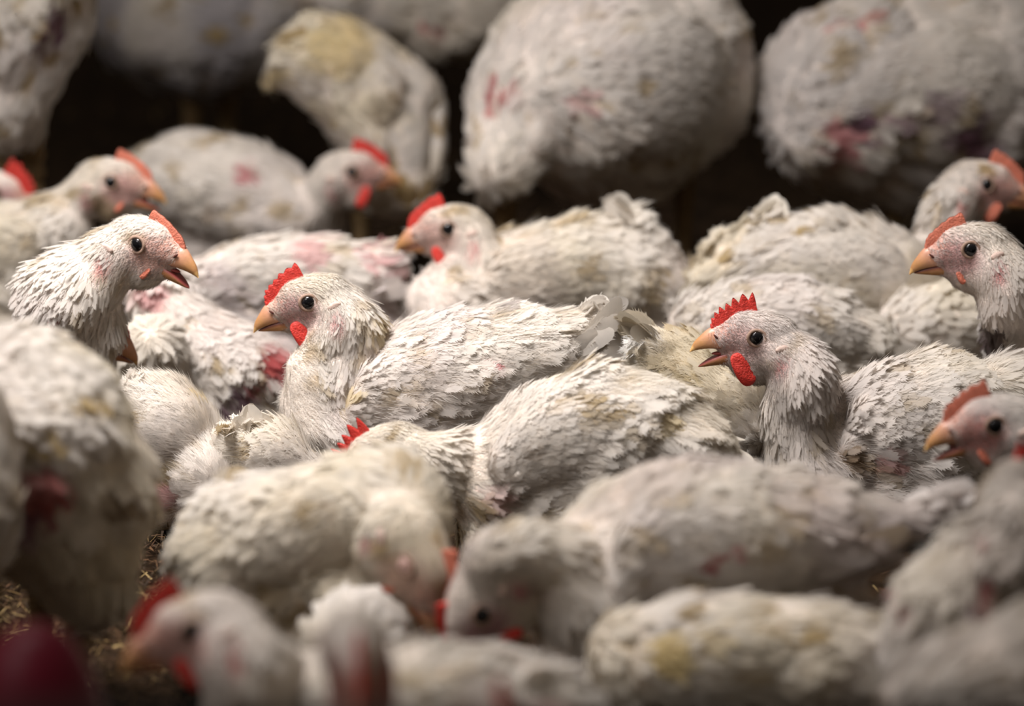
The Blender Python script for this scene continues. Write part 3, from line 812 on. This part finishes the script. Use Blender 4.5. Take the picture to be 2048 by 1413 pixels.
B('blurred white back filling the bottom right corner',
  [(1880, 1420, 0, 130), (1980, 1390, 0, 150), (2100, 1370, 0, 150)], Y=2.12, seed=23, detail=0, pal=(1, .3, .2, .3), tailfan=0)
B('blurred cream chicken at the bottom, curled up with a small bump on its back',
  [(1270, 1330, .0, 92), (1370, 1330, 0, 128), (1500, 1320, 0, 138), (1620, 1330, 0, 128), (1720, 1330, 0, 95)],
  z=.085, seed=24, detail=0, pal=(1, 1.1, .1, .2), tail=None, tailfan=0,
  patches=[(1320, 1310, 34, 'yellow', .9), (1400, 1290, 26, 'yellow', .5), (1700, 1220, 16, 'dirt', .5)])
B('small fluffy tail bump poking up between the bottom chicken and the bending one',
  [(1600, 1260, 0, 72), (1592, 1205, 0, 66), (1585, 1178, 0, 54)], z=.08, seed=25, detail=0, wings=False, tailfan=0, pal=(1, 2.0, .1, .1),
  patches=[(1555, 1145, 14, 'brown', .5)])
B('strongly blurred chicken at the bottom left, head raised with red comb, looking left',
  [(540, 1440, .0, 100), (640, 1430, 0, 120), (800, 1420, 0, 135), (960, 1410, .0, 130), (1070, 1430, 0, 90)],
  z=.10, seed=26, detail=0,
  head=dict(eye=(385, 1264), dY=-.03, yaw=186, pitch=-4, comb=1.0, tooth=.1, k=1.0, face=(.62, .38, .33)),
  neck=[(475, 1320, -.02, 92), (510, 1390, -.01, 100)], pal=(1, .3, 0, .2))
B('strongly blurred chicken head at the bottom seen from the front with a dull red comb',
  [(715, 1480, .03, 80), (740, 1500, .10, 110), (760, 1500, .18, 110)],
  Y=1.98, seed=27, detail=0, wings=False, tailfan=0,
  head=dict(eye=(712, 1318), dY=.02, yaw=-82, pitch=-25, comb=1.5, tooth=.1, ctr=0, face=(.42, .16, .13), k=.92, red=1),
  neck=[(725, 1370, .03, 72)], pal=(1, .3, .5, .2))
B('soft white round back behind the front facing head at the bottom',
  [(700, 1300, 0, 82), (712, 1270, .02, 95), (740, 1280, .05, 80)], z=.08, seed=28, detail=0, wings=False, tailfan=0, pal=(1, .2, 0, .3))
B('blurred chicken at the bottom edge, only a little red comb in front of white feathers',
  [(1120, 1510, .02, 90), (1180, 1520, .04, 110), (1260, 1530, .06, 100)],
  Y=1.93, seed=29, detail=0, wings=False, tailfan=0,
  head=dict(eye=(985, 1425), dY=-.02, yaw=-70, pitch=-10, comb=1.4, tooth=.4, ctr=0, k=.8),
  neck=[(1040, 1460, .0, 60)], pal=(1, .3, 0, .3))
B('large blurred standing chicken at the left, cream rump and fluffy brown-stained thigh',
  [(-30, 880, .0, 190), (45, 905, .0, 228), (100, 990, .0, 200), (145, 1080, .0, 150), (160, 1150, .0, 95)],
  z=.14, seed=30, detail=1, pal=(1, 1.2, .1, .3), tailfan=0, wings=False, legs=[(150, 1170, 0, .05), (75, 1160, .02, .05)], category='chicken',
  patches=[(240, 975, 36, 'brown', .8), (225, 1000, 26, 'brown', .7), (50, 800, 10, 'brown'), (70, 875, 16, 'brown', .8), (60, 980, 60, 'red', .8), (30, 1020, 40, 'purple', .7), (90, 980, 30, 'red', .5)])
B('blurred white wing and breast of a chicken cut by the left edge',
  [(-60, 1110, 0, 75), (-50, 1000, 0, 80), (-40, 880, 0, 75), (-60, 820, .0, 60)], Y=2.42, seed=31, detail=0, wings=False, tailfan=0, pal=(1, .1, .1, .4),
  legs=[(-40, 1150, 0, .05)])
# the standing birds at the back
B('out of focus standing chicken in the top left corner with a purple bruise',
  [(70, -40, .0, 125), (55, 60, .0, 120), (40, 150, .0, 92), (30, 240, .0, 66)],
  z=.20, seed=32, detail=0, wings=False, tailfan=0, pal=(1, .9, .2, .4), legs=[(60, 300, 0, .05), (0, 300, .04, .05)],
  patches=[(105, 40, 26, 'purple', .9), (120, 10, 24, 'purple', .8), (80, 80, 18, 'purple', .6)])
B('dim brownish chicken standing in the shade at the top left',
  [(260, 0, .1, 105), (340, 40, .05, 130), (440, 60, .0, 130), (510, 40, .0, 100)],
  z=.16, seed=33, detail=0, pal=(.5, 1.8, .2, 1.5), legs=[(380, 200, 0, .05), (450, 200, .03, .05)])  # shade on this bird is put into its greyer, browner plumage colour
B('chicken at the top with a yellow stained pointed rump, bending away',
  [(805, 375, -.03, 66), (795, 300, -.02, 86), (760, 215, .0, 112), (700, 150, .0, 108), (640, 125, .0, 80)],
  z=.16, seed=34, detail=0, tail=[(585, 145, 0, 38), (565, 150, 0, 22)], tailfan=5, tail_len=.02, pal=(1, 2.2, .1, .1), legs=[(720, 330, .03, .05)],
  patches=[(700, 110, 60, 'yellow', .6), (560, 155, 25, 'yellow', .7)])
B('back of a white chicken along the top edge with a small red scratch',
  [(640, -10, .0, 66), (740, 0, .0, 82), (860, 20, .0, 88), (960, 20, .0, 76)],
  z=.20, seed=35, detail=0, wings=False, tailfan=0, pal=(1, .3, .5, .2), legs=[(840, 100, 0, .05)], patches=[(850, 55, 14, 'red', .8), (900, 15, 10, 'red', .5)])
B('big round white chicken standing in the upper middle with its back turned',
  [(1010, 330, -.08, 70), (1060, 240, -.04, 120), (1180, 170, .0, 225), (1250, 180, .03, 225), (1320, 120, .05, 170)],
  z=.19, seed=36, detail=0, tailfan=0, pal=(1, .5, .35, .25), legs=[(1370, 380, .04, .06), (1010, 410, -.08, .06)], flat=1.0,
  patches=[(990, 215, 22, 'red', .8), (1240, 290, 22, 'brown', .8), (1265, 315, 16, 'dark', .8), (1140, 200, 26, 'pink', .5)])
B('plump chicken standing at the upper right, wing lifted over purple bare skin',
  [(1625, 240, -.03, 105), (1700, 195, .0, 175), (1800, 190, .03, 220), (1920, 170, .05, 215), (2040, 160, .08, 170)],
  z=.17, seed=37, detail=0, tailfan=0, pal=(.9, .5, .3, .6), legs=[(1790, 420, 0, .06), (1850, 430, .03, .06)], flat=1.0,
  patches=[(1710, 255, 36, 'purple', .9), (1640, 262, 28, 'pink'), (1675, 295, 38, 'pink', 1), (1660, 320, 26, 'red', .5), (1930, 285, 48, 'purple', .9), (1850, 215, 40, 'purple', .55), (1790, 240, 30, 'purple', .6), (1630, 85, 12, 'red', .8), (1660, 60, 12, 'red', .6), (1720, 50, 16, 'red', .7)])
B('brown stained chicken behind in the top right corner',
  [(2060, 80, .0, 80), (2120, 40, 0, 110), (2220, 40, 0, 110)], z=.20, seed=38, detail=0, wings=False, tailfan=0, pal=(.8, 1.5, 0, .6), legs=[(2120, 150, 0, .05)])
#BIRDS_END

roots = [bird(*a, **k) for a, k in BIRDS]

# ------------------------------------------------------------------ red drinker, very near and out of focus
def drinker():
    Yd = 1.95; c = P(70, 1440, Yd)
    cx, cy = c[0], Yd
    r = bpy.data.objects.new('poultry_drinker', None); C.objects.link(r); r.location = (cx, cy, 0)
    r['label'] = 'dark red plastic bell drinker, blurred in the bottom left corner'; r['category'] = 'drinker'
    def lathe(name, prof, m):
        n = 48; V_, F_ = [], []
        for rr, z in prof:
            for i in range(n):
                a = 2*math.pi*i/n; V_.append((cx + rr*math.cos(a), cy + rr*math.sin(a), z))
        for j in range(len(prof)-1):
            for i in range(n):
                a, b = j*n+i, j*n+(i+1) % n; F_.append((a, b, b+n, a+n))
        F_.append(tuple(reversed(range(n)))); F_.append(tuple((len(prof)-1)*n + i for i in range(n)))
        return new_mesh(name, np.array(V_), F_, m, r)
    top = P(85, 1250, Yd)[2]
    pr = [(.047*math.sin(a)**.8 + .0005, top*.25 + top*.75*math.cos(a)) for a in np.linspace(math.pi/2, .02, 14)]
    lathe('bell', [(.049, top*.18)] + pr, mat('red_plastic', base=(.12, .005, .016), rough=.45, noise=.2, nscale=30))
    lathe('trough', [(.040, .002), (.062, .004), (.064, top*.16), (.061, top*.16), (.059, top*.08), (.044, top*.06)], mat('worn_red_plastic', base=(.16, .05, .02), rough=.6, noise=.4, nscale=40))
drinker()

def board():
    zt = P(1024, 1440, 1.2)[2]; x0, x1 = -1.1, 1.1; V_, F_ = [], []
    prof = [(1.188, 0), (1.188, zt-.004), (1.192, zt), (1.208, zt), (1.212, zt-.004), (1.212, 0)]
    for i in range(23):
        x = x0 + (x1-x0)*i/22
        for y, z in prof: V_.append((x, y, z + (.0012*math.sin(i*1.7) if z else 0)))
    n = len(prof)
    for i in range(22):
        for j in range(n-1): a = i*n+j; F_.append((a, a+1, a+1+n, a+n))
        F_.append((i*n+n-1, i*n, i*n+n, i*n+2*n-1))
    F_.append(tuple(range(n))); F_.append(tuple(22*n + k for k in reversed(range(n))))
    o = new_mesh('pen_board', np.array(V_), F_, mat('dark_board', base=(.035, .033, .032), rough=.8, noise=.4, nscale=8), smooth=False)
    o['label'] = 'dark blurred edge of a pen board along the bottom of the view'; o['category'] = 'board'
board()
